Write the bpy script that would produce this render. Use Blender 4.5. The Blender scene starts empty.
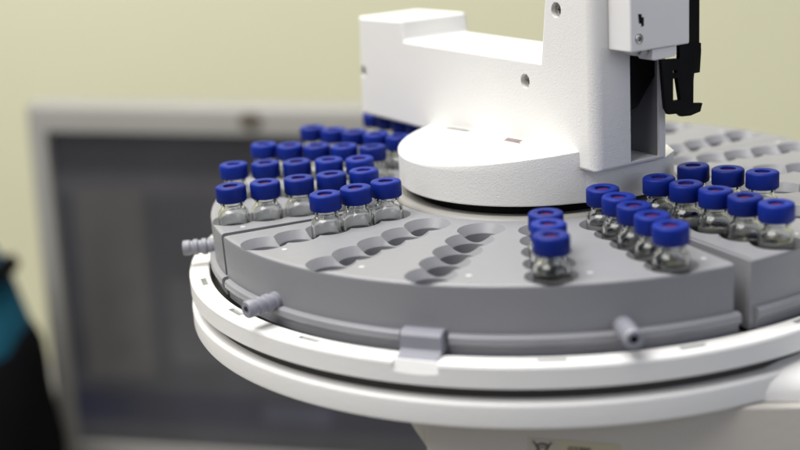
import bpy, bmesh, math, random
from mathutils import Vector, Matrix
random.seed(7)
R = math.radians
K = 0.001                                    # shapes are written in millimetres, the scene is in metres
scene = bpy.context.scene
COL = scene.collection

# ------------------------------------------------------------------ materials
def new_mat(name):
    m = bpy.data.materials.new(name); m.use_nodes = True
    nt = m.node_tree; b = nt.nodes['Principled BSDF']
    return m, nt, b

def plastic(name, col, rough=0.45, grain=0.0, grain_scale=900.0, spec=0.4, tint=0.03, tint_scale=25.0, metallic=0.0, dirt=0.0):
    """moulded plastic / paint: slight cloudy tint variation, roughness variation and an optional leather grain"""
    m, nt, b = new_mat(name)
    N, L = nt.nodes, nt.links
    tc = N.new('ShaderNodeTexCoord')
    n1 = N.new('ShaderNodeTexNoise'); n1.inputs['Scale'].default_value = tint_scale; n1.inputs['Detail'].default_value = 5
    L.new(tc.outputs['Object'], n1.inputs['Vector'])
    mx = N.new('ShaderNodeMix'); mx.data_type = 'RGBA'
    c = Vector(col)
    mx.inputs['A'].default_value = (*(c * (1 - tint)), 1); mx.inputs['B'].default_value = (*(c * (1 + tint)), 1)
    L.new(n1.outputs['Fac'], mx.inputs['Factor'])
    out = mx.outputs['Result']
    if dirt:
        n3 = N.new('ShaderNodeTexNoise'); n3.inputs['Scale'].default_value = 240; n3.inputs['Detail'].default_value = 3
        L.new(tc.outputs['Object'], n3.inputs['Vector'])
        rp = N.new('ShaderNodeValToRGB'); rp.color_ramp.elements[0].position = 0.70; rp.color_ramp.elements[1].position = 0.78
        L.new(n3.outputs['Fac'], rp.inputs['Fac'])
        ml = N.new('ShaderNodeMath'); ml.operation = 'MULTIPLY'; ml.inputs[1].default_value = dirt
        L.new(rp.outputs['Color'], ml.inputs[0])
        m2 = N.new('ShaderNodeMix'); m2.data_type = 'RGBA'; m2.inputs['B'].default_value = (*(c * 0.55), 1)
        L.new(ml.outputs[0], m2.inputs['Factor']); L.new(out, m2.inputs['A']); out = m2.outputs['Result']
    L.new(out, b.inputs['Base Color'])
    mr = N.new('ShaderNodeMapRange'); mr.inputs['To Min'].default_value = rough - 0.06; mr.inputs['To Max'].default_value = rough + 0.08
    n2 = N.new('ShaderNodeTexNoise'); n2.inputs['Scale'].default_value = 60; n2.inputs['Detail'].default_value = 4
    L.new(tc.outputs['Object'], n2.inputs['Vector']); L.new(n2.outputs['Fac'], mr.inputs['Value']); L.new(mr.outputs['Result'], b.inputs['Roughness'])
    b.inputs['Specular IOR Level'].default_value = spec; b.inputs['Metallic'].default_value = metallic
    if grain:
        g = N.new('ShaderNodeTexVoronoi'); g.feature = 'SMOOTH_F1'; g.inputs['Scale'].default_value = grain_scale
        g2 = N.new('ShaderNodeTexNoise'); g2.inputs['Scale'].default_value = grain_scale * 0.8; g2.inputs['Detail'].default_value = 2
        L.new(tc.outputs['Object'], g.inputs['Vector']); L.new(tc.outputs['Object'], g2.inputs['Vector'])
        ad = N.new('ShaderNodeMath'); ad.operation = 'ADD'
        L.new(g.outputs['Distance'], ad.inputs[0]); L.new(g2.outputs['Fac'], ad.inputs[1])
        bp = N.new('ShaderNodeBump'); bp.inputs['Strength'].default_value = grain; bp.inputs['Distance'].default_value = 0.0004
        L.new(ad.outputs[0], bp.inputs['Height']); L.new(bp.outputs['Normal'], b.inputs['Normal'])
    return m

M = {}
M['white'] = plastic('white_textured_plastic', (0.775, 0.765, 0.745), 0.5, grain=0.20, grain_scale=2100, spec=0.3)
M['white_ring'] = plastic('white_ring_plastic', (0.80, 0.79, 0.775), 0.42, grain=0.12, grain_scale=700, spec=0.4, dirt=0.15)
M['white_smooth'] = plastic('white_smooth_paint', (0.80, 0.79, 0.78), 0.35, grain=0.05, grain_scale=600)
M['grey'] = plastic('grey_moulded_plastic', (0.243, 0.244, 0.262), 0.40, grain=0.08, grain_scale=500, spec=0.45, tint=0.05, dirt=0.2)
M['grey_peg'] = plastic('grey_peg_plastic', (0.25, 0.252, 0.29), 0.42, spec=0.4)
M['beige'] = plastic('beige_painted_panel', (0.51, 0.48, 0.44), 0.5, grain=0.15, grain_scale=500)
M['cream'] = plastic('cream_lit_side', (0.68, 0.66, 0.60), 0.5, grain=0.1)  # lighter than the front panel: light on the left side put into the colour
M['bearing'] = plastic('grey_beige_bearing_ring', (0.30, 0.29, 0.27), 0.38)
M['slot_shade'] = plastic('slot_shade_grey', (0.22, 0.22, 0.225), 0.45)
M['drum'] = plastic('gap_shade_grey', (0.05, 0.047, 0.043), 0.5)  # near-black tone standing in for shade around the rings
M['black'] = plastic('black_plastic', (0.004, 0.004, 0.005), 0.5, spec=0.12)
M['slotdark'] = plastic('dark_green_slot', (0.20, 0.205, 0.185), 0.5)
M['steel'] = plastic('brushed_steel', (0.55, 0.54, 0.52), 0.32, metallic=1.0)
M['septum'] = plastic('red_rubber_septum', (0.09, 0.008, 0.03), 0.6, spec=0.2)
M['mark'] = plastic('white_ink', (0.55, 0.55, 0.57), 0.5)
M['ink'] = plastic('black_ink', (0.03, 0.026, 0.026), 0.55)
M['ink_red'] = plastic('brown_red_ink', (0.12, 0.06, 0.065), 0.55)
M['ink_grey'] = plastic('grey_ink', (0.13, 0.125, 0.12), 0.55)
M['label_a'] = plastic('pale_sticker', (0.46, 0.43, 0.36), 0.45)
M['label_b'] = plastic('yellowed_sticker', (0.48, 0.44, 0.31), 0.45)
M['bezel'] = plastic('pale_grey_monitor_plastic', (0.30, 0.292, 0.27), 0.45, grain=0.05)
M['emblem'] = plastic('dark_bronze_badge', (0.11, 0.095, 0.075), 0.4)
M['teal'] = plastic('teal_fabric', (0.003, 0.095, 0.16), 0.85, grain=0.4, grain_scale=400, tint=0.15)
M['blackcloth'] = plastic('black_fabric', (0.003, 0.003, 0.004), 0.9, grain=0.3, grain_scale=400, spec=0.1)
M['bench'] = plastic('grey_bench_laminate', (0.33, 0.32, 0.30), 0.4, tint=0.06)
M['wall'] = plastic('pale_green_wall_paint', (0.68, 0.665, 0.475), 0.8, tint=0.05, tint_scale=2.2)

def cap_material():
    m, nt, b = new_mat('blue_cap_plastic'); N, L = nt.nodes, nt.links
    tc = N.new('ShaderNodeTexCoord'); oi = N.new('ShaderNodeObjectInfo')
    rp = N.new('ShaderNodeMix'); rp.data_type = 'RGBA'
    rp.inputs['A'].default_value = (0.002, 0.014, 0.175, 1); rp.inputs['B'].default_value = (0.003, 0.021, 0.25, 1)
    L.new(oi.outputs['Random'], rp.inputs['Factor']); L.new(rp.outputs['Result'], b.inputs['Base Color'])
    n = N.new('ShaderNodeTexNoise'); n.inputs['Scale'].default_value = 700; L.new(tc.outputs['Object'], n.inputs['Vector'])
    bp = N.new('ShaderNodeBump'); bp.inputs['Strength'].default_value = 0.12; bp.inputs['Distance'].default_value = 0.0003
    L.new(n.outputs['Fac'], bp.inputs['Height']); L.new(bp.outputs['Normal'], b.inputs['Normal'])
    b.inputs['Roughness'].default_value = 0.5; b.inputs['Specular IOR Level'].default_value = 0.22
    return m
M['cap'] = cap_material()

def glass_material():
    m = bpy.data.materials.new('clear_vial_glass'); m.use_nodes = True
    nt = m.node_tree; N, L = nt.nodes, nt.links; N.remove(N['Principled BSDF'])
    g = N.new('ShaderNodeBsdfGlass'); g.inputs['IOR'].default_value = 1.47; g.inputs['Roughness'].default_value = 0.01
    n = N.new('ShaderNodeTexNoise'); tc = N.new('ShaderNodeTexCoord'); n.inputs['Scale'].default_value = 220
    L.new(tc.outputs['Object'], n.inputs['Vector'])
    bp = N.new('ShaderNodeBump'); bp.inputs['Strength'].default_value = 0.15; bp.inputs['Distance'].default_value = 0.0004
    L.new(n.outputs['Fac'], bp.inputs['Height']); L.new(bp.outputs['Normal'], g.inputs['Normal'])
    g.inputs['Color'].default_value = (0.97, 0.975, 0.97, 1)
    L.new(g.outputs[0], N['Material Output'].inputs['Surface'])
    return m
M['glass'] = glass_material()
def liquid_material():
    m, nt, b = new_mat('clear_liquid'); N, L = nt.nodes, nt.links
    b.inputs['Base Color'].default_value = (0.93, 0.93, 0.90, 1); b.inputs['Roughness'].default_value = 0.0
    b.inputs['IOR'].default_value = 1.34; b.inputs['Transmission Weight'].default_value = 1.0
    return m
M['liquid'] = liquid_material()

def screen_material():
    """a dimmed desktop picture on the display: window panels and a task bar, faintly lit from behind"""
    m, nt, b = new_mat('dim_monitor_picture'); N, L = nt.nodes, nt.links
    tc = N.new('ShaderNodeTexCoord'); sp = N.new('ShaderNodeSeparateXYZ'); L.new(tc.outputs['Object'], sp.inputs[0])
    def edge(sock, lo, hi, soft=0.004):
        a = N.new('ShaderNodeMapRange'); a.interpolation_type = 'SMOOTHSTEP'
        a.inputs['From Min'].default_value = lo - soft; a.inputs['From Max'].default_value = lo + soft
        L.new(sock, a.inputs['Value'])
        c = N.new('ShaderNodeMapRange'); c.interpolation_type = 'SMOOTHSTEP'
        c.inputs['From Min'].default_value = hi - soft; c.inputs['From Max'].default_value = hi + soft
        c.inputs['To Min'].default_value = 1; c.inputs['To Max'].default_value = 0
        L.new(sock, c.inputs['Value'])
        q = N.new('ShaderNodeMath'); q.operation = 'MULTIPLY'; L.new(a.outputs[0], q.inputs[0]); L.new(c.outputs[0], q.inputs[1])
        return q.outputs[0]
    def panel(prev, x0, x1, z0, z1, col, f=1.0):
        q = N.new('ShaderNodeMath'); q.operation = 'MULTIPLY'
        L.new(edge(sp.outputs['X'], x0, x1), q.inputs[0]); L.new(edge(sp.outputs['Z'], z0, z1), q.inputs[1])
        w = N.new('ShaderNodeMath'); w.operation = 'MULTIPLY'; w.inputs[1].default_value = f; L.new(q.outputs[0], w.inputs[0])
        x = N.new('ShaderNodeMix'); x.data_type = 'RGBA'; L.new(w.outputs[0], x.inputs['Factor'])
        L.new(prev, x.inputs['A']); x.inputs['B'].default_value = (*col, 1)
        return x.outputs['Result']
    base = N.new('ShaderNodeRGB'); base.outputs[0].default_value = (0.040, 0.040, 0.045, 1)
    o = base.outputs[0]
    # object space: x from -0.185 (left) to 0.185, z from -0.15 to 0.15
    o = panel(o, -0.20, 0.20, 0.105, 0.16, (0.017, 0.017, 0.021))          # dark title bars
    o = panel(o, -0.20, 0.20, 0.085, 0.097, (0.062, 0.056, 0.062))
    o = panel(o, -0.170, -0.108, -0.085, 0.088, (0.082, 0.076, 0.071))     # side pane
    o = panel(o, -0.090, -0.046, -0.070, 0.010, (0.068, 0.065, 0.068))     # picture in the document
    o = panel(o, -0.040, 0.20, -0.075, 0.070, (0.052, 0.049, 0.055))
    o = panel(o, -0.20, 0.20, -0.128, -0.098, (0.017, 0.018, 0.032))       # task bar
    o = panel(o, -0.010, 0.050, -0.122, -0.104, (0.075, 0.075, 0.11), 0.6)
    n = N.new('ShaderNodeTexNoise'); n.inputs['Scale'].default_value = 11; n.inputs['Detail'].default_value = 2
    L.new(tc.outputs['Object'], n.inputs['Vector'])
    mr = N.new('ShaderNodeMapRange'); mr.inputs['From Min'].default_value = 0.3; mr.inputs['From Max'].default_value = 0.7
    mr.inputs['To Min'].default_value = 0.72; mr.inputs['To Max'].default_value = 1.25; L.new(n.outputs['Fac'], mr.inputs['Value'])
    sc = N.new('ShaderNodeVectorMath'); sc.operation = 'SCALE'; L.new(o, sc.inputs[0]); L.new(mr.outputs[0], sc.inputs['Scale']); o = sc.outputs[0]
    L.new(o, b.inputs['Emission Color']); b.inputs['Emission Strength'].default_value = 0.66
    b.inputs['Base Color'].default_value = (0.02, 0.02, 0.022, 1); b.inputs['Roughness'].default_value = 0.35
    return m
M['screen'] = screen_material()

# ------------------------------------------------------------------ mesh helpers
def finish(o, smooth=35):
    me = o.data
    for p in me.polygons: p.use_smooth = True
    me.set_sharp_from_angle(angle=R(smooth))

def obj(name, bm, mat, parent=None, smooth=35, scale=True):
    bmesh.ops.remove_doubles(bm, verts=bm.verts, dist=1e-4)
    bmesh.ops.recalc_face_normals(bm, faces=bm.faces)
    if scale: bmesh.ops.scale(bm, vec=(K, K, K), verts=bm.verts)
    me = bpy.data.meshes.new(name); bm.to_mesh(me); bm.free()
    me.materials.append(mat)
    o = bpy.data.objects.new(name, me); COL.objects.link(o)
    if parent: o.parent = parent
    if smooth: finish(o, smooth)
    return o

def bake(o):
    """replace the mesh by its modified version"""
    dg = bpy.context.evaluated_depsgraph_get()
    me = bpy.data.meshes.new_from_object(o.evaluated_get(dg))
    o.modifiers.clear(); o.data = me

def bevel(o, width, seg=3, angle=30, weights=False):
    md = o.modifiers.new('b', 'BEVEL'); md.width = width * K; md.segments = seg
    md.limit_method = 'WEIGHT' if weights else 'ANGLE'; md.angle_limit = R(angle); md.harden_normals = False
    bake(o); finish(o, 30)

def cut(o, cutter_bm, self_=False):
    c = obj('cutter', cutter_bm, o.data.materials[0], smooth=0)
    md = o.modifiers.new('c', 'BOOLEAN'); md.operation = 'DIFFERENCE'; md.solver = 'EXACT'; md.object = c; md.use_self = self_
    bake(o); bpy.data.objects.remove(c)
    finish(o, 32)

def lathe(profile, seg=48, center=(0, 0, 0), bm=None, closed=False, a0=0.0, a1=360.0):
    """revolve (r, z) points about z through center; closed=True joins last point to first; a partial sweep gets end caps"""
    bm = bm or bmesh.new()
    full = abs(a1 - a0) >= 359.99
    n = seg if full else seg + 1
    rings = []
    for i in range(n):
        a = R(a0 + (a1 - a0) * i / seg); ring = []
        for r, z in profile:
            ring.append(bm.verts.new((center[0] + r * math.cos(a), center[1] + r * math.sin(a), center[2] + z)))
        rings.append(ring)
    m = len(profile)
    for i in range(seg):
        A, B = rings[i], rings[(i + 1) % n]
        for j in range(m if closed else m - 1):
            q = [A[j], A[(j + 1) % m], B[(j + 1) % m], B[j]]
            bm.faces.new(q)
    if closed and not full:
        bm.faces.new(rings[0]); bm.faces.new(rings[-1])
    bmesh.ops.remove_doubles(bm, verts=bm.verts, dist=1e-4)
    dead = [f for f in bm.faces if f.calc_area() < 1e-7]
    if dead: bmesh.ops.delete(bm, geom=dead, context='FACES')
    return bm

def disc_prism(r, z0, z1, center=(0, 0), seg=32, bm=None):
    return lathe([(0, z0), (r, z0), (r, z1), (0, z1)], seg, (center[0], center[1], 0), bm)

def prism(pts2, fn, d0, d1, bm=None):
    """polygon pts2 extruded between depths d0 and d1; fn(a, b, depth) gives the point"""
    bm = bm or bmesh.new()
    A = [bm.verts.new(fn(a, b, d0)) for a, b in pts2]; B = [bm.verts.new(fn(a, b, d1)) for a, b in pts2]
    n = len(pts2)
    bm.faces.new(A); bm.faces.new(B)
    for i in range(n): bm.faces.new((A[i], A[(i + 1) % n], B[(i + 1) % n], B[i]))
    return bm

def box(x0, x1, y0, y1, z0, z1, fn=None, bm=None):
    fn = fn or (lambda a, b, c: (a, b, c))
    return prism([(x0, y0), (x1, y0), (x1, y1), (x0, y1)], lambda a, b, d: fn(a, b, d), z0, z1, bm)

def empty(name, loc=(0, 0, 0)):
    o = bpy.data.objects.new(name, None); COL.objects.link(o); o.location = Vector(loc) * K
    o.empty_display_size = 0.02
    return o

def tag(o, label=None, cat=None, group=None, kind=None):
    if label: o['label'] = label
    if cat: o['category'] = cat
    if group: o['group'] = group
    if kind: o['kind'] = kind
    return o

def copy_tree(o, parent=None):
    c = o.copy(); COL.objects.link(c); c.parent = parent
    for ch in list(o.children): copy_tree(ch, c)
    return c

def text_mesh(name, body, size, mat, parent, matrix, depth=0.15):
    cu = bpy.data.curves.new(name, 'FONT'); cu.body = body; cu.size = size; cu.extrude = depth / 2
    cu.offset = size * 0.015
    t = bpy.data.objects.new(name, cu); COL.objects.link(t)
    dg = bpy.context.evaluated_depsgraph_get()
    me = bpy.data.meshes.new_from_object(t.evaluated_get(dg)); bpy.data.objects.remove(t)
    me.transform(matrix); me.transform(Matrix.Scale(K, 4)); me.materials.clear(); me.materials.append(mat)
    o = bpy.data.objects.new(name, me); COL.objects.link(o); o.parent = parent
    return o

# ------------------------------------------------------------------ the sampler: tray base
AZ = -105.85                                  # azimuth of the front rack's centre line
machine = empty('autosampler', (0, 0, 0))
tag(machine, 'white laboratory autosampler with a round tray, central hub and overhanging L shaped arm', 'autosampler')

# upper white ring, with a notch in front of each latch and small rectangular slots
prof = [(128.6, -29.2), (135.4, -29.2), (136.2, -28.6), (136.2, -22.5), (135.9, -21.8), (135.3, -21.5), (129.0, -21.5), (128.6, -21.9)]
ring = obj('carousel_ring', lathe(prof, 240, closed=True), M['white_ring'], machine)
for q in range(4):
    a = R(AZ + 90 * q)
    def nf(t, r, z, a=a): return (r * math.cos(a) - t * math.sin(a), r * math.sin(a) + t * math.cos(a), z)
    cut(ring, prism([(134.7, -21.3), (136.6, -26.6), (140, -26.6), (140, -18), (134.7, -18)], lambda r, z, t, nf=nf: nf(t, r, z), -7.3, 7.3))
finish(ring, 14)
slot_az = [-158.7, -141.4, -123.6, -88.6, -69.7]
for s in (-158.7, -141.4, -123.6, -88.4, -69.7, -51.5, -176.0, 165, 147):
    a = R(s)
    def nf(t, r, z, a=a): return (r * math.cos(a) - t * math.sin(a), r * math.sin(a) + t * math.cos(a), z)
    cut(ring, box(-4.3, 4.3, 130.3, 132.5, -22.5, -20, nf))
    fl = obj('ring_slot', box(-4.2, 4.2, 130.4, 132.4, -23.2, -22.3, nf), M['slotdark'], ring, smooth=0)
finish(ring, 14)
# lower ring, its web and a drum darkened to paint the shade in the gaps
prof = [(60, -33.3), (134.8, -33.3), (135.7, -33.6), (136.2, -34.1), (136.4, -34.8), (136.4, -40.6), (135.9, -41.6), (134.9, -42.0), (60, -42.0)]
lower = obj('lower_ring', lathe(prof, 240, closed=True), M['white_ring'], machine)
prof = [(40, -33.25), (132.0, -33.25), (132.0, -29.25), (123.0, -29.2), (123.0, -24.6), (122.0, -24.2), (40, -24.2)]
obj('gap_shade_drum', lathe(prof, 180, closed=True), M['drum'], machine)
prof = [(40, -24.0), (55.2, -24.0), (55.2, -0.5), (54.6, 0.3), (52.6, 0.5), (51.6, 0.5), (51.2, 0.1), (40, 0.0)]
obj('bearing_ring', lathe(prof, 120, closed=True), M['bearing'], machine)

obj('hub_neck', lathe([(30, 0.02), (47, 0.02), (47, 3.98), (30, 3.98)], 90, closed=True), M['black'], machine)  # neck coloured black in place of the shade in the gap under the hub
# pedestal under the tray with its beige front panel, and the white side housing to the right
pts = [(-42, -118.1), (-44.5, -108), (-50, -60), (-54, 60), (150, 60), (150, -118)]
bm = bmesh.new(); prev = None
levels = [(-42.2, 0), (-44, 0.2), (-47, 1.0), (-50, 2.5), (-54, 4.8), (-58, 7.0), (-63, 9.5), (-70, 13), (-90, 16), (-468.9, 18)]
rings_ = []
for z, dx in levels:
    rings_.append([bm.verts.new((x + (dx if x < 0 else 0), y, z)) for x, y in pts])
for A, B in zip(rings_, rings_[1:]):
    for i in range(len(pts)): bm.faces.new((A[i], A[(i + 1) % len(pts)], B[(i + 1) % len(pts)], B[i]))
bm.faces.new(rings_[0]); bm.faces.new(rings_[-1])
obj('pedestal', bm, M['cream'], machine, smooth=40)
front = obj('front_panel', prism([(-36, -468.9), (-36, -45), (-35.2, -42.1), (150, -42.1), (150, -468.9)], lambda a, b, d: (a, d, b), -122, -118.2), M['beige'], machine)
bevel(front, 1.0, 3)
# the housing joins the lower ring on the right: rounded white shoulder
c, s_ = math.cos(R(-4)), math.sin(R(-4))
hp = [(-42.0, -119.6), (-39.0, -119.8), (-36.0, -118.6), (-33.6, -115.6), (-32.2, -110.5), (-31.4, -100), (-31.0, -20), (-42.0, -20)]
def hf(z, y, x): return (60 + (x - 60) * c, y + 2 + (x - 60) * s_, z)
house = obj('side_housing', prism(hp, hf, 58, 230), M['white_ring'], machine, smooth=50)

# stickers on the front panel: crossed-out bin and a printed type label
def fp(x, z, d): return (x, -122.02 - d, z)
st = obj('recycling_sticker', prism([(-4.4, -51.0), (4.1, -51.9), (4.1, -64), (-4.4, -63.2)], fp, 0.0, 0.12), M['label_a'], front, smooth=0)
bm = bmesh.new()
def stroke(bm, x0, z0, x1, z1, w, d0=0.12, d1=0.2):
    dx, dz = x1 - x0, z1 - z0; l = math.hypot(dx, dz); nx, nz = -dz / l * w / 2, dx / l * w / 2
    prism([(x0 + nx, z0 + nz), (x1 + nx, z1 + nz), (x1 - nx, z1 - nz), (x0 - nx, z0 - nz)], fp, d0, d1, bm)
stroke(bm, -2.9, -51.9, 2.6, -62.0, 0.5, 0.12, 0.20); stroke(bm, 2.8, -52.6, -2.9, -61.3, 0.5, 0.12, 0.24)
for i in range(9):                                     # bin lid: a shallow arch
    t0, t1 = i / 9, (i + 1) / 9
    zf = lambda t: -53.6 + 0.55 * math.sin(math.pi * t)
    stroke(bm, -1.9 + 3.6 * t0, zf(t0), -1.9 + 3.6 * t1, zf(t1), 0.55, 0.12, 0.28)
stroke(bm, -1.9, -54.2, 1.7, -54.3, 0.3, 0.12, 0.26)
stroke(bm, -1.6, -54.2, -1.1, -59.6, 0.4, 0.12, 0.22); stroke(bm, 1.4, -54.2, 0.9, -59.6, 0.4, 0.12, 0.22)
stroke(bm, -1.1, -59.6, 0.9, -59.6, 0.4, 0.12, 0.26)
obj('bin_symbol', bm, M['ink'], st, smooth=0)
lb = obj('type_label', prism([(4.6, -51.9), (24, -53.9), (24, -66), (4.6, -64.3)], fp, 0.0, 0.12), M['label_b'], front, smooth=0)
mt = Matrix.Translation((7.6, -122.2, -56.0)) @ Matrix.Rotation(R(5), 4, 'Y') @ Matrix.Rotation(R(90), 4, 'X')
text_mesh('printed_text', 'G2700', 2.6, M['ink'], lb, mt)

# ------------------------------------------------------------------ the sampler: hub and arm
A = R(-53.8)
ux, uy = math.cos(A), math.sin(A)             # u: along the arm, towards the tower
nx, ny = math.sin(A), -math.cos(A)            # v: out of the arm's face, towards the camera's left
def P(u, v, z): return (u * ux + v * nx, u * uy + v * ny, z)

def hub_top(u, v):
    return 22.0 + 0.035 * u - 0.0017 * v * v - 0.0008 * max(0.0, -u - 10) ** 2
def hub_z(u, v):
    # full height in front of the arm, level and low underneath and behind it
    t = min(1.0, max(0.0, (v - 8.0) / 6.0))
    return 15.7 + (hub_top(u, max(v, 15.0)) - 15.7) * t
def hub_mesh():
    bm = bmesh.new()
    # outline: the circle, cut flat by the step beside the tower
    nseg = 160; rr = 52.3
    out = []
    for i in range(nseg):
        t = 2 * math.pi * i / nseg
        q = 1.0 - 0.16 * min(1.0, max(0.0, (-math.sin(t) - 0.15) / 0.3))
        out.append((min(rr * q * math.cos(t), 49.8), rr * q * math.sin(t)))
    # side wall up to the edge of the sloping top, then the top as a grid of strips towards the arm
    circ_ = []
    for i in range(nseg):
        t = 2 * math.pi * i / nseg
        q = 1.0 - 0.16 * min(1.0, max(0.0, (-math.sin(t) - 0.15) / 0.3))
        circ_.append((rr * q * math.cos(t), rr * q * math.sin(t)))
    base = [bm.verts.new(P(u * 0.992, v * 0.992, 4.0)) for u, v in circ_]
    rows = [base] + [[bm.verts.new(P(x, y, z)) for x, y in circ_] for z in (4.5, 15.65)] + [[bm.verts.new(P(u, v, 15.7)) for u, v in out]]
    for f, drop in ((1.0, 1.1), (0.992, 0.6), (0.975, 0.2), (0.95, 0.05), (0.90, 0.0), (0.84, 0), (0.78, 0), (0.72, 0), (0.66, 0), (0.6, 0), (0.54, 0), (0.48, 0), (0.42, 0), (0.36, 0), (0.3, 0)):
        rows.append([bm.verts.new(P(u * f, v * f, hub_z(u * f, v * f) - drop)) for u, v in out])
    for Aa, Bb in zip(rows, rows[1:]):
        for i in range(nseg): bm.faces.new((Aa[i], Aa[(i + 1) % nseg], Bb[(i + 1) % nseg], Bb[i]))
    bm.faces.new(base); bm.faces.new(rows[-1])
    return bm
hub = obj('hub_cover', hub_mesh(), M['white'], machine, smooth=45)
# low foot under the tower
bm = bmesh.new()
foot = [(40, 33), (43.5, 28.3), (46.5, 23), (49.4, 16.5), (52, 10), (54.3, 3), (55.8, -4), (56.3, -11), (54.5, -19), (49, -28), (40, -33), (20, -38), (20, 30)]
prism(foot, lambda a, b, d: P(a, b, d), 4.0, 15.6, bm)
ft = obj('tower_foot', bm, M['white'], machine, smooth=30)

# arm and tower, one housing
prof = [(-110.5, 16.0), (-107.0, 59.7), (-67.1, 60.6), (-66.0, 52.2), (28.6, 52.0), (31.9, 74.0), (35.5, 100.0), (58.3, 100.0), (58.3, 16.0)]
def arm_mesh():
    bm = bmesh.new()
    F = [bm.verts.new(P(u, 16.3, z)) for u, z in prof]; B = [bm.verts.new(P(u, -16.5, z)) for u, z in prof]
    n = len(prof); bm.faces.new(F); bm.faces.new(B)
    for i in range(n): bm.faces.new((F[i], F[(i + 1) % n], B[(i + 1) % n], B[i]))
    lay = bm.edges.layers.float.new('bevel_weight_edge')
    for e in bm.edges: e[lay] = 0.22
    for i in (0, 1):                                    # left end top/bottom runs front to back stay crisp
        pass
    def setw(a, b, w):
        e = bm.edges.get((a, b))
        if e: e[lay] = w
    setw(F[0], F[1], 0.8); setw(B[0], B[1], 0.8)        # rounded left end
    setw(F[7], F[8], 0.62); setw(B[7], B[8], 0.3)       # soft front corner of the tower
    setw(F[2], F[3], 0.25)
    return bm
arm = obj('arm_housing', arm_mesh(), M['white'], machine)
bevel(arm, 6.5, 5, weights=True)
cut(arm, box(34, 70, -12.5, 0.5, 17.6, 92, P))         # the open slot in the tower
screws = [(38.7, 70.8), (19.2, 44.1), (-103.2, 35.5)]
def hole_bm(u, z, r, v0, v1, seg=28):
    return prism([(u + r * math.cos(2 * math.pi * i / seg), z + r * math.sin(2 * math.pi * i / seg)) for i in range(seg)], lambda a, b, d: P(a, d, b), v0, v1)
for u, z in screws: cut(arm, hole_bm(u, z, 2.75, 12.6, 20))
for k, (u, z) in enumerate(screws):
    so = obj('screw', hole_bm(u, z, 2.35, 12.5, 14.6), M['steel'], arm)
    bevel(so, 0.35, 2, 60)
    cb = box(u - 1.5, u + 1.5, z - 0.32, z + 0.32, 13.7, 16, lambda a, b, d: P(a, d, b))
    cut(so, cb); cut(so, box(u - 0.32, u + 0.32, z - 1.5, z + 1.5, 13.7, 16, lambda a, b, d: P(a, d, b)))
obj('slot_shade_plate', box(36, 57.4, -12.48, -12.25, 17.7, 91, P), M['slot_shade'], arm, smooth=0)  # thin grey plate added to darken the slot wall as shade would
# black block filling the upper slot, its lower edge slanted
gd = obj('slot_block', prism([(0.3, 35), (-4, 36), (-12.2, 46), (-12.2, 91.5), (0.3, 91.5)], lambda v, z, d: P(d, v, z), 36, 56.5), M['black'], arm, smooth=0)

# printed marks on the hub beside the arm
def hub_strip(name, quads, mat):
    bm = bmesh.new()
    for u0, u1, v0, v1 in quads:
        n = 6
        for i in range(n):
            a, b = u0 + (u1 - u0) * i / n, u0 + (u1 - u0) * (i + 1) / n
            top = [bm.verts.new(P(x, y, hub_top(x, y) + 0.12)) for x, y in ((a, v0), (b, v0), (b, v1), (a, v1))]
            bot = [bm.verts.new(P(x, y, hub_top(x, y) - 0.05)) for x, y in ((a, v0), (b, v0), (b, v1), (a, v1))]
            bm.faces.new(top); bm.faces.new(bot)
            for j in range(4): bm.faces.new((top[j], top[(j + 1) % 4], bot[(j + 1) % 4], bot[j]))
    return obj(name, bm, mat, hub, smooth=0)
hub_strip('printed_strip', [(-33, -16, 17.3, 19.6)], M['ink_grey'])
rq = []
for row, (va, vb) in enumerate([(17.6, 18.5), (19.0, 19.9), (20.4, 21.3)]):
    x = 9.0 + row * 1.0
    while x < 18.5 + row:
        w = random.uniform(0.6, 1.5); rq.append((x, x + w, va, vb)); x += w + 0.35
hub_strip('printed_text', rq, M['ink_red'])

# carriage: white box on the tower's right face, with its gripper
car = obj('carriage', box(58.35, 69.7, -16.2, 9.9, 57.8, 100, P), M['white_smooth'], machine)
bevel(car, 0.7, 3)
def face(v, z, d): return P(d, v, z)
def circ(v, z, r, seg=28): return [(v + r * math.cos(2 * math.pi * i / seg), z + r * math.sin(2 * math.pi * i / seg)) for i in range(seg)]
cut(car, prism(circ(6.2, 62.0, 1.75), face, 68.9, 72))
cs = obj('screw', prism(circ(6.2, 62.0, 1.6), face, 68.6, 69.95), M['steel'], car); bevel(cs, 0.35, 2, 60)
cut(cs, prism(circ(6.2, 62.0, 0.75, 6), face, 69.3, 72))
# stepped black opening
op = [(6.6, 70.2), (4.9, 70.0), (4.9, 69.0), (4.0, 68.9), (4.0, 66.0), (5.3, 65.8), (5.3, 66.9), (6.3, 67.0)]
cut(car, prism(op, face, 67.5, 72))
obj('latch_opening', prism(op, face, 67.6, 69.55), M['black'], car, smooth=0)
tb = obj('guide_tab', prism([(0.0, 57.7), (0.2, 54.4), (-0.8, 53.9), (-9.8, 54.2), (-10.8, 55.0), (-10.8, 57.7)], face, 62, 69.2), M['white_smooth'], car)
bevel(tb, 0.4, 2, 25)
pin = obj('guide_pin', prism(circ(3.4, 56.6, 1.0, 16), face, 60, 68.3), M['steel'], car)
prism([(5.5, 57.7), (5.5, 56.3), (0.6, 56.0), (0.6, 57.7)], face, 61, 67)
pl = obj('guide_plate', prism([(5.6, 57.75), (5.6, 56.3), (0.6, 56.0), (0.6, 57.75)], face, 61, 67.4), M['steel'], car)
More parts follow.
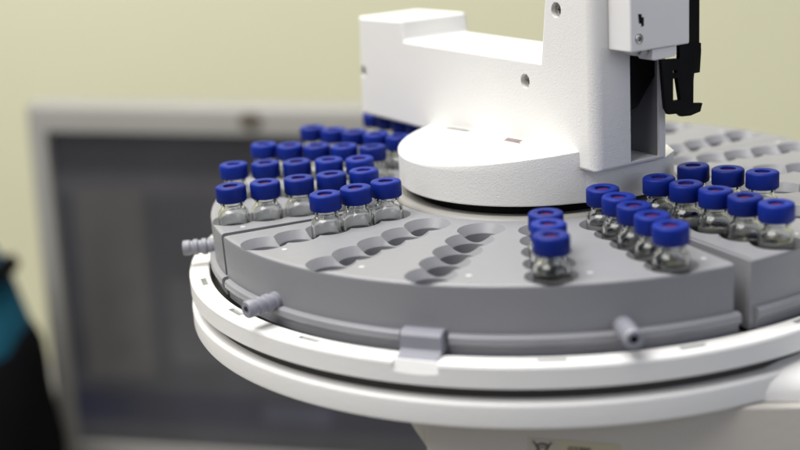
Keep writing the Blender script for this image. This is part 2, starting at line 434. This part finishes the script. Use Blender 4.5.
# gripper
gp = [(-14.3, 57.6), (-20.1, 57.6), (-24.2, 56.9), (-24.3, 54.0), (-23.7, 46.7), (-21.1, 46.7), (-20.8, 44.4), (-20.7, 36.4), (-25.0, 35.8), (-24.0, 32.9), (-19.6, 32.1), (-15.2, 32.4), (-13.7, 33.7), (-9.4, 34.0), (-7.9, 36.4), (-6.2, 53.3), (-14.3, 52.7)]
gr = obj('gripper', prism(gp, face, 65.0, 66.8), M['black'], car)
bevel(gr, 0.2, 2, 25)
cut(gr, prism([(-11.3, 46.1), (-13.3, 46.2), (-14.8, 38.3), (-11.3, 38.5)], face, 55, 75))
cut(gr, prism([(-11.4, 49.0), (-13.1, 48.8), (-13.1, 47.9), (-11.3, 48.1)], face, 55, 75))
cb = obj('cable_guide', box(60, 66.5, -23.9, -16.3, 56.5, 100, P), M['black'], car); bevel(cb, 0.5, 2)

# ------------------------------------------------------------------ racks
ROW0, STEP = 67.55, 12.6
def make_rack():
    """built about azimuth 0, then turned"""
    root = empty('vial_rack')
    half = 45.0
    a0, a1 = -44.85, 43.9
    prof = [(56.0, -22.6), (125.6, -22.6), (125.8, -15.0), (126.0, -1.3), (125.7, -0.45), (125.0, -0.05), (124.2, 0.0), (56.6, 0.0), (56.0, -0.6)]
    body = obj('rack_body', lathe(prof, 96, closed=True, a0=a0, a1=a1), M['grey'], root)
    # chamfered long edges of the wedge: shallow groove parallel to each side
    for sgn, ae in ((1, a0),):
        a = R(ae)
        def gf(r, t, z, a=a, sgn=sgn): return (r * math.cos(a) - sgn * t * math.sin(a), r * math.sin(a) + sgn * t * math.cos(a), z)
        cut(body, box(50, 140, -2, 1.1, -0.45, 4, gf))
    bm = bmesh.new()
    pr = [(0, 4.0), (8.9, 4.0), (9.1, 0.8), (8.3, 0.0), (6.2, -2.9), (6.0, -3.3), (6.0, -21.0), (0, -21.0)]
    for k in range(5):
        for i in range(5):
            a = R(18 * (k - 2)); r = ROW0 + STEP * i
            lathe([(max(rr, 0), z) for rr, z in pr], 40, (r * math.cos(a) + 0.003 * i, r * math.sin(a) + 0.002 * i, -0.002 * i), bm)
    cut(body, bm, True)
    # the rail at the foot of the curved wall, interrupted by the latch
    rp = [(125.2, -15.5), (127.0, -15.7), (127.7, -16.3), (127.9, -17.2), (127.8, -18.4), (127.2, -19.1), (126.4, -19.4), (126.3, -22.5), (125.2, -22.5)]
    for b0, b1 in ((-43.9, -3.6), (3.6, 44.6)):
        obj('rim_rail', lathe(rp, 60, closed=True, a0=b0, a1=b1), M['grey'], root)
    # latch
    tp = [(125.0, -14.2), (128.2, -14.2), (129.6, -14.7), (130.3, -15.6), (130.6, -19.6), (131.4, -20.6), (134.0, -21.3), (134.2, -21.45), (125.0, -21.45)]
    latch = obj('latch_tab', prism(tp, lambda r, z, t: (r, t, z), -6.6, 6.6), M['grey_peg'], root); bevel(latch, 0.5, 2, 25)
    # ribbed pegs
    for ang in (-27.3, 27.3):
        prof = [(0, 0), (3.1, 0.0), (3.1, 1.6), (2.6, 1.9), (2.6, 3.0), (3.15, 3.4), (3.15, 5.0), (2.6, 5.4), (2.6, 6.4), (3.1, 6.8), (3.1, 8.2), (2.6, 8.6), (2.6, 9.4), (2.95, 9.8), (2.95, 12.0), (2.6, 12.5), (1.35, 12.5), (1.35, 8.0), (0, 8.0)]
        bm = lathe(prof, 36)
        mt = Matrix.Rotation(R(ang), 4, 'Z') @ Matrix.Translation((125.6, 0, -14.3)) @ Matrix.Rotation(R(90), 4, 'Y')
        bm.transform(mt)
        peg = obj('ribbed_peg', bm, M['grey_peg'], root)
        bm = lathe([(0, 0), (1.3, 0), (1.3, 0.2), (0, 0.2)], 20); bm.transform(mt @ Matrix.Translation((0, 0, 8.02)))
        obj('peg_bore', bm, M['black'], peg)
    # white printed dot beside each row
    for k in range(5):
        a = R(18 * (k - 2) + 5.7)
        obj('row_mark', disc_prism(0.95, 0.0, 0.06, (116.8 * math.cos(a), 116.8 * math.sin(a)), 20), M['mark'], root)
    return root
rack = make_rack()
racks = {}
for key, daz, lab in (('front', 0, 'grey wedge shaped vial rack at the front, half empty, two bare rows of pockets'),
                      ('right', 90, 'grey wedge rack beyond the wide gap right of the tower, eight vials near its edge'),
                      ('back', 180, 'empty grey wedge rack at the far side of the tray behind the tower'),
                      ('left', 270, 'grey wedge shaped rack on the left completely filled with blue capped vials')):
    r_ = rack if daz == 0 else copy_tree(rack)
    tag(r_, lab, 'vial rack', 'grey racks on the round tray')
    r_.rotation_euler = (0, 0, R(AZ + daz + (0.0 if key != 'right' else 1.6)))
    racks[key] = r_

# ------------------------------------------------------------------ vials
def make_vial():
    root = empty('sample_vial')
    outer = [(0, -20.9), (4.9, -20.9), (5.6, -20.3), (5.75, -19.5), (5.75, 2.2), (5.55, 3.1), (5.0, 3.9), (4.35, 4.5), (4.1, 5.1), (4.1, 5.9), (4.5, 6.2), (4.5, 6.9), (4.15, 7.2), (4.15, 10.9)]
    inner = [(2.9, 10.9), (2.9, 5.0), (3.3, 4.3), (4.1, 3.5), (4.6, 2.7), (4.75, 1.8), (4.75, -19.0), (4.3, -19.7), (0, -19.8)]
    obj('glass_body', lathe(outer + inner, 40), M['glass'], root, smooth=50)
    prof = [(0, 11.2), (4.0, 11.2), (4.4, 11.0), (4.4, 7.5), (4.9, 7.2), (5.35, 7.2), (5.6, 7.5), (5.6, 12.2), (5.45, 12.7), (5.0, 13.0), (2.95, 13.0), (2.7, 12.85), (2.6, 11.9), (0, 11.9)]
    bm = bmesh.new(); n = 96; rings = []
    for i in range(n):
        t = 2 * math.pi * i / n; ring = []
        for r, z in prof:
            rr = r
            if r > 5.3 and 7.4 < z < 12.5: rr = r + (0.045 if i % 2 else -0.045)   # fine grip ribs
            ring.append(bm.verts.new((rr * math.cos(t), rr * math.sin(t), z)))
        rings.append(ring)
    for i in range(n):
        a, b = rings[i], rings[(i + 1) % n]
        for j in range(len(prof) - 1):
            bm.faces.new((a[j], a[j + 1], b[j + 1], b[j]))
    bmesh.ops.remove_doubles(bm, verts=bm.verts, dist=1e-4)
    bmesh.ops.delete(bm, geom=[f for f in bm.faces if f.calc_area() < 1e-8], context='FACES')
    cap = obj('screw_cap', bm, M['cap'], root, smooth=50)
    obj('septum', lathe([(0, 11.92), (2.55, 11.92), (2.55, 12.0), (0.9, 12.06), (0, 12.0)], 24), M['septum'], cap)
    return root
vial = make_vial()
def add_liquid(v, level):
    prof = [(0, -19.82), (4.31, -19.72), (4.78, -19.0), (4.78, min(level, 1.8)), (4.3, min(level, 1.8) - 0.12), (0, min(level, 1.8) - 0.15)]
    return obj('liquid', lathe(prof, 40), M['liquid'], v, smooth=50)
PL = ['innermost', 'second from hub', 'middle one', 'second from rim', 'outermost']
RN = {('front', 0): "the front rack's leftmost row", ('front', 3): "the front rack's three below the hub", ('front', 4): "the front rack's right row of five",
      ('right', 0): "the right rack's row of five", ('right', 1): "the right rack's row of three",
      ('left', 4): "the left rack's nearest row", ('left', 3): "the left rack's second row", ('left', 2): "the left rack's middle row",
      ('left', 1): "the left rack's fourth row back", ('left', 0): "the left rack's rearmost row"}
fill = {('front', 0): [0, 1, 2], ('front', 3): [2, 3, 4], ('front', 4): [0, 1, 2, 3, 4], ('right', 0): [0, 1, 2, 3, 4], ('right', 1): [0, 1, 2],
        ('left', 4): range(5), ('left', 3): range(5), ('left', 2): range(5), ('left', 1): range(5), ('left', 0): range(5)}
QA = {'front': 0, 'right': 90, 'left': -90}
THREE = {('front', 0): ['nearest the hub', 'middle one', 'next to bare pockets'],
         ('front', 3): ['rearmost', 'middle one', 'foremost'],
         ('right', 1): ['nearest the tower', 'middle one', 'farthest from the tower']}
proto_ = vial
for (rk, k), idx in fill.items():
    ra = racks[rk].rotation_euler.z
    for n_, i in enumerate(idx):
        v = copy_tree(proto_)
        a = ra + R(18 * (k - 2)); r = ROW0 + STEP * i
        if rk == 'right' or (rk == 'front' and k > 0): add_liquid(v, random.choice([1.6, 0.6, -0.5]))
        v.location = Vector((r * math.cos(a) + random.uniform(-.12, .12), r * math.sin(a) + random.uniform(-.12, .12), random.uniform(0, 0.15))) * K
        v.rotation_euler = (R(random.uniform(-1.1, 1.1)), R(random.uniform(-1.1, 1.1)), random.uniform(0, 6.28))
        pos = THREE[(rk, k)][n_] if (rk, k) in THREE else PL[i]
        tag(v, 'blue capped vial, %s in %s' % (pos, RN[(rk, k)]), 'vial', 'blue capped vials standing in the racks')

for ch in [c for p in proto_.children for c in p.children] + list(proto_.children) + [proto_]:
    bpy.data.objects.remove(ch)
def even_normals(o):
    md = o.modifiers.new('even_normals', 'WEIGHTED_NORMAL'); md.keep_sharp = True; md.weight = 80
for o in list(COL.objects):
    if o.type == 'MESH' and o.name.split('.')[0] in ('carousel_ring', 'lower_ring', 'rack_body', 'rim_rail', 'latch_tab', 'arm_housing', 'hub_cover', 'front_panel', 'carriage', 'side_housing', 'guide_tab'):
        even_normals(o)

# ------------------------------------------------------------------ background
tag(obj('benchtop', box(-1400, 1600, -700, 999, -500, -469), M['bench'], smooth=0), kind='structure')
tag(obj('wall', box(-2600, 2600, 1000, 1040, -1200, 2200), M['wall'], smooth=0), kind='structure')

mon = empty('computer_monitor', (0, 0, 0))
tag(mon, 'out of focus flat monitor with pale grey bezel and dark screen behind the tray', 'monitor')
fr = obj('bezel', box(-204, 204, -168, 164, -14, 22, lambda x, z, d: (x, d, z)), M['bezel'], mon)
bevel(fr, 7, 4)
cut(fr, box(-186, 186, -150, 140, -40, -4, lambda x, z, d: (x, d, z)))
scr = obj('screen', box(-185.5, 185.5, -149.5, 139.5, -6, -4.5, lambda x, z, d: (x, d, z)), M['screen'], mon, smooth=0)
bm = bmesh.new()
lathe([(0, 0), (9, 0), (9, 1.2), (7.5, 1.6), (0, 1.6)], 32, bm=bm); bm.transform(Matrix.Translation((-6, -14, 152)) @ Matrix.Rotation(R(90), 4, 'X') @ Matrix.Diagonal((1.1, 0.8, 1, 1)))
obj('badge', bm, M['emblem'], mon)
obj('rear_shell', box(-150, 150, -120, 120, 20, 60, lambda x, z, d: (x, d, z)), M['bezel'], mon)
obj('stand', box(-40, 40, -183, -100, 24, 40, lambda x, z, d: (x, d, z)), M['bezel'], mon)
obj('stand_foot', lathe([(0, -188), (110, -188), (108, -182), (40, -176), (0, -176)], 48, (0, 30, 0)), M['bezel'], mon)
mon.scale = (1.12, 1.12, 1.12); mon.location = Vector((-256, 640, -258)) * K; mon.rotation_euler = (0, R(2.6), R(-4.0))

# teal and black bag at the left edge
bag = empty('backpack', (-534, 560, -469)); bag.scale = (1.13, 1.13, 1.13)
tag(bag, 'teal and black soft bag at the left edge beside the monitor, blurred', 'bag')
def blob(w, d, h, z0, seed, taper=0.8, n=2.6):
    bm = bmesh.new(); rnd = random.Random(seed); rows = []
    for j in range(13):
        t = j / 12; f = (1 - abs(2 * t - 1) ** n * (1 - taper) - (abs(2 * t - 1) ** 10) * 0.3)
        ring = []
        for i in range(32):
            a = 2 * math.pi * i / 32
            cx, sy = math.cos(a), math.sin(a)
            q = (abs(cx) ** 3 + abs(sy) ** 3) ** (-1 / 3)
            wob = 1 + 0.03 * math.sin(3 * a + seed) * math.sin(4 * t * math.pi) + rnd.uniform(-.006, .006)
            ring.append(bm.verts.new((w / 2 * cx * q * f * wob, d / 2 * sy * q * f * wob, z0 + h * t)))
        rows.append(ring)
    for a_, b_ in zip(rows, rows[1:]):
        for i in range(32): bm.faces.new((a_[i], a_[(i + 1) % 32], b_[(i + 1) % 32], b_[i]))
    bm.faces.new(rows[0]); bm.faces.new(rows[-1])
    return bm
bm = blob(138, 120, 150, 0, 3, 0.86)
for v in bm.verts:                                     # the bag slumps to the left: its upper edge climbs to the right
    t = v.co.z / 150; v.co.z += 0.62 * v.co.x * t * t + 14 * t; v.co.x -= 4 + 4 * t * t
obj('bag_body', bm, M['blackcloth'], bag, smooth=60)
def lean(bm, a, dx, z):
    bm.transform(Matrix.Translation((dx, 0, z)) @ Matrix.Rotation(R(a), 4, 'Y') @ Matrix.Translation((0, 0, -z)))
    return bm
bm = lean(blob(106, 104, 126, 136, 5, 0.8, 3.0), -20, -4, 190)
for v in bm.verts: v.co.z += 5 * math.sin(v.co.x * 0.07) + 3 * math.sin(v.co.y * 0.11 + 1)
top = obj('bag_top', bm, M['teal'], bag, smooth=60)
obj('strap', lean(blob(110, 108, 16, 205, 8, 0.97), -24, -3, 213), M['blackcloth'], bag, smooth=60)

# ------------------------------------------------------------------ light
def area(name, loc, aim, size, power, col, sy=None):
    l = bpy.data.lights.new(name, 'AREA'); l.energy = power; l.color = col; l.size = size
    if sy: l.shape = 'RECTANGLE'; l.size_y = sy
    o = bpy.data.objects.new(name, l); COL.objects.link(o); o.location = loc
    o.rotation_euler = (Vector(aim) - Vector(loc)).to_track_quat('-Z', 'Y').to_euler()
    return o
area('ceiling_lamp', (-0.45, -0.32, 1.4), (0, 0, 0), 1.1, 34, (1.0, 0.985, 0.96), 1.6)
area('ceiling_lamp', (-0.6, 0.45, 1.7), (-0.4, 0.8, -0.2), 0.6, 30, (1.0, 0.98, 0.94), 1.6)
area('window_light', (-1.3, -1.0, 1.0), (0, 0, 0), 1.6, 7, (1.0, 0.96, 0.90))
area('window_light', (1.3, -1.1, 0.55), (0, 0, 0), 1.2, 6.5, (0.76, 0.83, 1.0))
w = bpy.data.worlds.new('World'); scene.world = w; w.use_nodes = True
bg = w.node_tree.nodes['Background']; bg.inputs['Color'].default_value = (0.88, 0.92, 1.0, 1); bg.inputs['Strength'].default_value = 0.14

# ------------------------------------------------------------------ camera
cam = bpy.data.cameras.new('camera'); co = bpy.data.objects.new('camera', cam); COL.objects.link(co)
r = Vector((0.99351098, 0.0951666, -0.06228358)); u = Vector((0.03389553, 0.27498735, 0.96085017)); f = Vector((-0.10856804, 0.95672633, -0.26997723))
m = Matrix((( r.x, u.x, -f.x, 0.0), (r.y, u.y, -f.y, -0.47325493), (r.z, u.z, -f.z, 0.11783425), (0, 0, 0, 1)))
co.matrix_world = m
cam.sensor_width = 36; cam.lens = 1235.085 / 800 * 36
cam.clip_start = 0.02; cam.clip_end = 50
cam.dof.use_dof = True; cam.dof.focus_distance = 0.434; cam.dof.aperture_fstop = 5.4; cam.dof.aperture_blades = 7
scene.camera = co

scene.view_settings.view_transform = 'Standard'; scene.view_settings.look = 'None'
scene.view_settings.exposure = 0; scene.view_settings.gamma = 1
scene.render.engine = 'CYCLES'
cy = scene.cycles
cy.use_denoising = True; cy.max_bounces = 16; cy.transmission_bounces = 14; cy.transparent_max_bounces = 12; cy.diffuse_bounces = 5; cy.glossy_bounces = 6
cy.sample_clamp_indirect = 6
